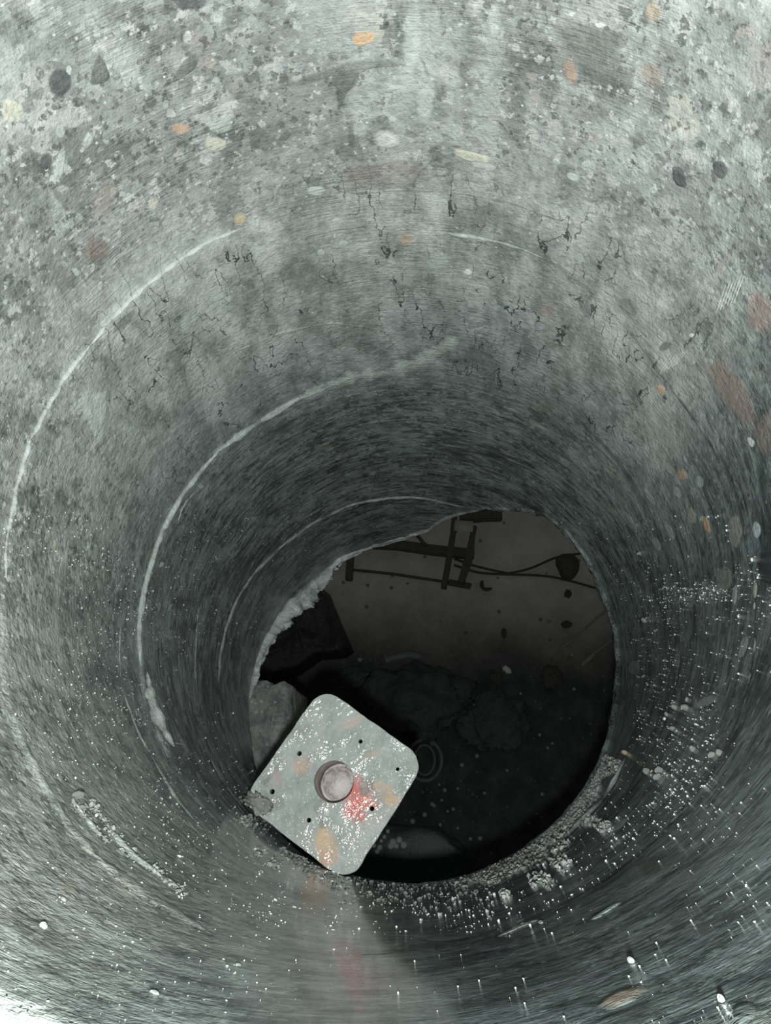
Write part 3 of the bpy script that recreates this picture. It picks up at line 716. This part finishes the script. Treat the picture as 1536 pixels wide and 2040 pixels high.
# dark frame of bars lying on the pale floor
fr_c = on_level(850, 1110, 0); frame = empty('metal_frame', (fr_c[0], fr_c[1], 0))
tag(frame, 'dark metal frame of crossing bars lying on the pale far floor', 'frame')
def bar(name, pts, w_px, h, z=0., lab=None, taper=None):
    w = w_px*H/F/2
    rad = [w*(t if taper else 1) for t in (taper or [1]*len(pts))]
    pp = [on_level(u, v, z+h/2) - fr_c for u, v in pts]
    vs = []; fs = []
    for i, p in enumerate(pp):
        tg = pp[min(i+1, len(pp)-1)]-pp[max(i-1, 0)]; tg[2] = 0; tg /= np.linalg.norm(tg); s = np.array([-tg[1], tg[0], 0])
        for sx, sz in ((-1, -1), (1, -1), (1, 1), (-1, 1)): vs.append(p + s*sx*rad[i] + np.array([0, 0, sz*h/2]))
    for i in range(len(pp)-1):
        for k in range(4): a = i*4+k; b = i*4+(k+1) % 4; fs.append((a, b, b+4, a+4))
    fs.append((3, 2, 1, 0)); q = (len(pp)-1)*4; fs.append((q, q+1, q+2, q+3))
    me = mesh_from(name, vs, fs); bm = bmesh.new(); bm.from_mesh(me); bmesh.ops.recalc_face_normals(bm, faces=bm.faces)
    bmesh.ops.bevel(bm, geom=list(bm.edges), offset=min(w, h)*.18, segments=2, affect='EDGES'); bm.to_mesh(me); bm.free()
    o = link(name, me, M_DARK, frame, smooth=False)
    if lab: o['label'] = lab
    return o
bar('rail', [(600,1070),(730,1083),(790,1086),(860,1096),(945,1105)], 21, .016, .006, 'thick dark rail')
bar('upright', [(907,1010),(903,1060),(897,1100),(884,1172)], 12, .02, .012)
bar('upright', [(945,1050),(940,1075),(936,1105),(918,1162)], 13, .02, .012, 'upright with a knuckle in its middle', [.8, .9, 1.35, 1.0])
bar('upright', [(699,1090),(697,1130),(695,1156)], 15, .018, 0)
bar('cross_rod', [(700,1135),(780,1143),(880,1158),(940,1165)], 5, .006, 0, 'thin rod along the feet of the uprights')
bar('foot', [(893,1160),(938,1168)], 11, .012, 0)
bar('bracket', [(915,1030),(975,1026),(1000,1026)], 26, .02, .012, 'broad dark block at the far end')
cdc = on_level(924, 1048, .033); bm = bmesh.new(); box_bm(bm, (0, 0, 0), (.042, .026, .002), -.08, .0005)
o = link('card_tag', bm_mesh('card_tag', bm), M_CARD, frame); o.location = cdc - fr_c; o['label'] = 'pale grey square panel between the uprights'
bar('brace', [(828,1062),(842,1080),(850,1088)], 6, .01, .02)

def floor_tube(name, px, w_px, mat, lab, cat, z=None, rads=None, group=None, squash=1.):
    r = w_px*H/F/2; zz = r*squash if z is None else z
    pts = [on_level(u, v, zz) for u, v in px]; c = pts[len(pts)//2].copy(); c[2] = 0
    o = link(name, tube_mesh(name, pts, [r*k for k in rads] if rads else r, 12, 8, squash, 0, c), mat); o.location = c
    return tag(o, lab, cat, group)
floor_tube('cable', [(905,1113),(945,1127),(1000,1140),(1020,1141),(1060,1131),(1110,1110),(1155,1103),(1215,1092)], 5, M_DARK2, 'thin dark cable that rises over the rounded box on the far floor', 'cable', group='cables on the far floor', z=.0062)
floor_tube('cable', [(905,1126),(950,1140),(1000,1144),(1080,1147),(1130,1156),(1192,1173),(1240,1185)], 5, M_DARK2, 'thin dark cable that runs under the rounded box to the right wall', 'cable', group='cables on the far floor', z=.003)
# rounded dark box between the cables
out = [(1106,1117),(1132,1108),(1148,1118),(1152,1135),(1145,1150),(1134,1158),(1120,1154),(1112,1138)]
pc2 = on_level(1130, 1133, 0); bm = bmesh.new(); rows = []
for zz, k in ((0, .95), (.004, 1.), (.018, 1.), (.024, .9), (.027, .6)):
    rows.append([bm.verts.new(((on_level(u, v, 0)-pc2)[0]*k, (on_level(u, v, 0)-pc2)[1]*k, zz)) for u, v in out])
for a, b in zip(rows[:-1], rows[1:]):
    for k in range(len(out)): bm.faces.new((a[k], a[(k+1) % len(out)], b[(k+1) % len(out)], b[k]))
bm.faces.new(rows[0][::-1]); bm.faces.new(rows[-1]); bmesh.ops.recalc_face_normals(bm, faces=bm.faces)
bmesh.ops.subdivide_edges(bm, edges=list(bm.edges), cuts=1, use_grid_fill=True, smooth=.5)
o = link('junction_box', bm_mesh('junction_box', bm), M_DARK2); o.location = (pc2[0], pc2[1], 0)
tag(o, 'dark rounded box between the two cables near the right wall', 'box')

# crumpled black sheet
out = [(480,1200),(560,1160),(620,1165),(642,1172),(658,1185),(680,1240),(706,1300),(690,1312),(640,1316),(600,1345),(540,1360),(470,1330)]
c = on_level(600, 1260, 0); m = 96; pr = []
for k in range(m):
    q = k/m*len(out); i = int(q); f_ = q-i; a = np.array(out[i]); b = np.array(out[(i+1) % len(out)]); u, v = a*(1-f_)+b*f_; pr.append(on_level(u, v, 0)-c)
bm = bmesh.new(); rows = []
for li, k in enumerate([1.]+[1-.05*j for j in range(1, 20)]):
    row = []
    for p in pr:
        q = Vector((p[0]*k, p[1]*k, 0)); zz = .001 + (.030*min(1, (1-k)*7)*(1 + 1.1*mnoise.ridged_multi_fractal(q*11, 1., 2., 4, 1., 2.)*.35) if li else 0)
        row.append(bm.verts.new((q.x, q.y, zz)))
    rows.append(row)
for a, b in zip(rows[:-1], rows[1:]):
    for k in range(m): bm.faces.new((a[k], a[(k+1) % m], b[(k+1) % m], b[k]))
bm.faces.new(rows[-1]); bm.faces.new(rows[0][::-1])
o = link('plastic_sheet', bm_mesh('plastic_sheet', bm), M_BLACK); o.location = (c[0], c[1], 0)
tag(o, 'crumpled wet black sheet with a straight edge lying under the chipped left lip', 'sheet')

# mud heaps
def heap(u, v, w, h, ht, seed, lab, mat=M_MUD, name='mud_heap', cat='mud', group='mud heaps on the dark floor', rz=0., amp=.35):
    c = on_level(u, v, 0); k = H/F
    o = link(name, lump_mesh(name, w*k/2, h*k/2, ht, amp, 2.0, 5, seed, True, .03), mat); o.location = (c[0], c[1], 0); o.rotation_euler = (0, 0, rz)
    return tag(o, lab, cat, group)
heap(830, 1395, 190, 130, .022, 2, 'broad low heap of dark wet mud behind the steel plate')
heap(700, 1352, 70, 40, .012, 4, 'small mud heap between the black sheet and the plate')
heap(985, 1440, 120, 110, .010, 6, 'flat mud smear in the middle of the dark floor right of the plastic ring')
# clods on the floor
CL = 'dark clod of dirt lying on the floor'
for i, (u, v, w, h, ht, lab) in enumerate(((1131,1184,14,16,.008,'small dark clod below the rounded box by the right wall'),(1128,1245,20,14,.008,'dark clod midway down the right side of the floor'),(1098,1350,38,44,.014,'largest dark clod on the right of the floor below the pale rods'),(988,1352,26,26,.010,'dark clod beside the white chip in the middle of the floor'),(1004,1262,10,20,.006,'narrow dark clod in the centre of the pale floor'))):
    heap(u, v, w, h, ht, 10+i, lab, M_DARK2, 'clod', 'clod', 'dark clods on the floor')
floor_tube('rubber_scrap', [(961,1157),(960,1166),(964,1173),(972,1174),(980,1172)], 8, M_DARK2, 'small curled dark scrap lying below the cables', 'scrap', rads=[.7, 1.1, .9, 1, .5])
# pale bits
floor_tube('pipe_piece', [(768,1316),(790,1309),(818,1305),(840,1309)], 15, M_PALE, 'short pale bent piece of pipe on the mud behind the plate', 'pipe', z=.03)
floor_tube('wire_rod', [(1108,1300),(1150,1266),(1212,1212),(1240,1188)], 4, M_ROD, 'long thin pale rod slanting to the right wall, farther of the two', 'rod', group='pale rods near the right wall')
floor_tube('wire_rod', [(1158,1326),(1168,1317),(1182,1304),(1186,1300),(1215,1278),(1240,1258)], 9, M_ROD, 'shorter pale rod with a thick end, nearer of the two by the right wall', 'rod', group='pale rods near the right wall', rads=[.9, 1, 1, .45, .4, .4])
c = on_level(1010, 1335, 0); o = link('stone_chip', lump_mesh('stone_chip', .010, .007, .006, .4, 1.8, 3, 8), plain('white_stone', (.75, .77, .75), .4, .5)); o.location = c; o.rotation_euler = (0, 0, -.7)
tag(o, 'white stone chip shining in the middle of the dark floor', 'chip')
# ring lying by the plate
rc = on_level(846, 1514, 0); ring = empty('plastic_ring', (rc[0], rc[1], 0))
tag(ring, 'pale double ring lying on the dark floor beside the plate corner', 'ring')
def torus(name, rx, ry, r, z):
    pts = [(rx*math.cos(a), ry*math.sin(a), z) for a in np.linspace(0, 2*math.pi, 65)]
    return tube_mesh(name, pts, r, 10, 2)
k = H/F
link('outer_ring', torus('outer_ring', 32*k, 37*k, 3.6*k, 3.6*k), M_PALE, ring)
link('inner_ring', torus('inner_ring', 19*k, 27*k, 2.4*k, 2.6*k), M_PALE, ring)
c = on_level(862, 1480, 0); o = link('ring_tab', lump_mesh('ring_tab', .006, .007, .007, .3, 1.5, 3, 4), M_PALE, ring); o.location = c - rc + np.array([0, 0, .001])
# puddle
n = N('puddle_water'); P = n.obj()
M_PUD = n.finish((.045, .053, .057), .35, n.bump(n.noise(P, 45, 3), .002, .5), spec=.3)
c = on_level(800, 1700, 0); o = link('puddle', lump_mesh('puddle', 120*k, 48*k, .004, .12, 1.6, 4, 12), M_PUD); o.location = (c[0], c[1], 0)
tag(o, 'dark shallow puddle near the lowest edge of the opening', 'puddle')
# bubbles, each a small dome
n = N('bubble_film'); M_BUB = n.finish((.34, .36, .36), .26, None, spec=1.)
n = N('white_glint'); P = n.obj(); M_GLINT = n.finish(n.ramp(n.noise(P, 300, 3), [(.3, (.55, .62, .64)), (.7, (.9, .95, .96))]), .18, None, spec=1.)  # second material: white that imitates flash glints by colour
def dome():
    bm = bmesh.new(); bmesh.ops.create_uvsphere(bm, u_segments=20, v_segments=12, radius=1)
    bmesh.ops.delete(bm, geom=[v for v in bm.verts if v.co.z < -.31], context='VERTS')
    bmesh.ops.holes_fill(bm, edges=[e for e in bm.edges if e.is_boundary])
    for v in bm.verts: v.co.z += .305
    return bm_mesh('bubble', bm)
d0 = dome(); d0.materials.append(M_BUB); d1 = dome(); d1.materials.append(M_GLINT)
for d in (d0, d1):
    for p in d.polygons: p.use_smooth = True
BUB = [(950,1506,4),(920,1524,4.5),(886,1574,4),(912,1571,3),(965,1580,3),(880,1594,3),(861,1602,4),(865,1605,3.5),(892,1616,3),(903,1612,3.5),(846,1623,4.5),(822,1636,5),(956,1670,4.2),(937,1671,3.5),(912,1650,3),(877,1643,3.5),(808,1674,4),(824,1676,3.5),(835,1661,3.5),
       (717,1315,5),(914,1363,4.5),(937,1365,3.5),(1143,1373,3.5),(1037,1382,3),(1139,1305,3),(934,1423,4.5),(945,1405,3.5),(959,1408,4),(1075,1464,3.5),(1100,1481,3),(1091,1490,3),(980,1385,3),(1010,1535,3),(1080,1582,3.5),(875,1563,2.8),(898,1691,3)]
for i, (u, v, s) in enumerate(BUB):
    o = bpy.data.objects.new('bubble', d0); COL.objects.link(o); c = on_level(u, v, 0); o.location = (c[0], c[1], 0); o.scale = (s*k,)*3
    tag(o, 'tiny glistening bubble on the dark wet floor', 'bubble', 'bubbles on the wet floor')
for i, (u, v, s) in enumerate([(783,1686,6.5),(796,1682,6),(805,1692,6.5),(779,1694,6),(790,1694,5),(757,1697,5),(745,1693,4.5),(752,1705,4.5),(766,1676,4),(773,1665,4),(760,1684,3.5)]):  # white domes stand in for flash glints on the wet puddle
    o = bpy.data.objects.new('glint_dome', d1); COL.objects.link(o); c = on_level(u, v-9, 0); o.location = (c[0], c[1], .0035); o.scale = (s*k,)*3
    tag(o, 'small white dome standing for a glint on the puddle below the plate', 'bubble', 'white glint domes on the puddle')

# ------------------------------------------------------------------ light: the torch by the camera, and the dim room
def lamp(name, loc, watts, size, colr):
    l = bpy.data.lights.new(name, 'POINT'); l.energy = watts; l.shadow_soft_size = size; l.color = colr
    o = bpy.data.objects.new(name, l); COL.objects.link(o); o.location = loc; return o
LP = C + M @ np.array([0, .0228, -.004])
lamp('torch', LP, 5.6, .005, (.962, 1., .970))
w = bpy.data.worlds.new('World'); scene.world = w; w.use_nodes = True
w.node_tree.nodes['Background'].inputs[0].default_value = (1., .97, .92, 1); w.node_tree.nodes['Background'].inputs[1].default_value = .06

# ------------------------------------------------------------------ camera
cam = bpy.data.cameras.new('Camera'); co = bpy.data.objects.new('Camera', cam); COL.objects.link(co)
Mw = Matrix(((M[0][0], -M[0][1], -M[0][2], C[0]), (M[1][0], -M[1][1], -M[1][2], C[1]), (M[2][0], -M[2][1], -M[2][2], C[2]), (0, 0, 0, 1)))
co.matrix_world = Mw
cam.sensor_fit = 'VERTICAL'; cam.sensor_height = 24.; cam.lens = F/2040*24.
cam.clip_start = .005; cam.clip_end = 50
scene.camera = co
cy = scene.cycles; cy.use_adaptive_sampling = True; cy.adaptive_threshold = .05; cy.max_bounces = 5; cy.diffuse_bounces = 3; cy.glossy_bounces = 2; cy.transmission_bounces = 0; cy.caustics_reflective = False
vs = scene.view_settings; vs.view_transform = 'Standard'; vs.look = 'None'; vs.exposure = 0.; vs.gamma = 1.; vs.use_curve_mapping = False
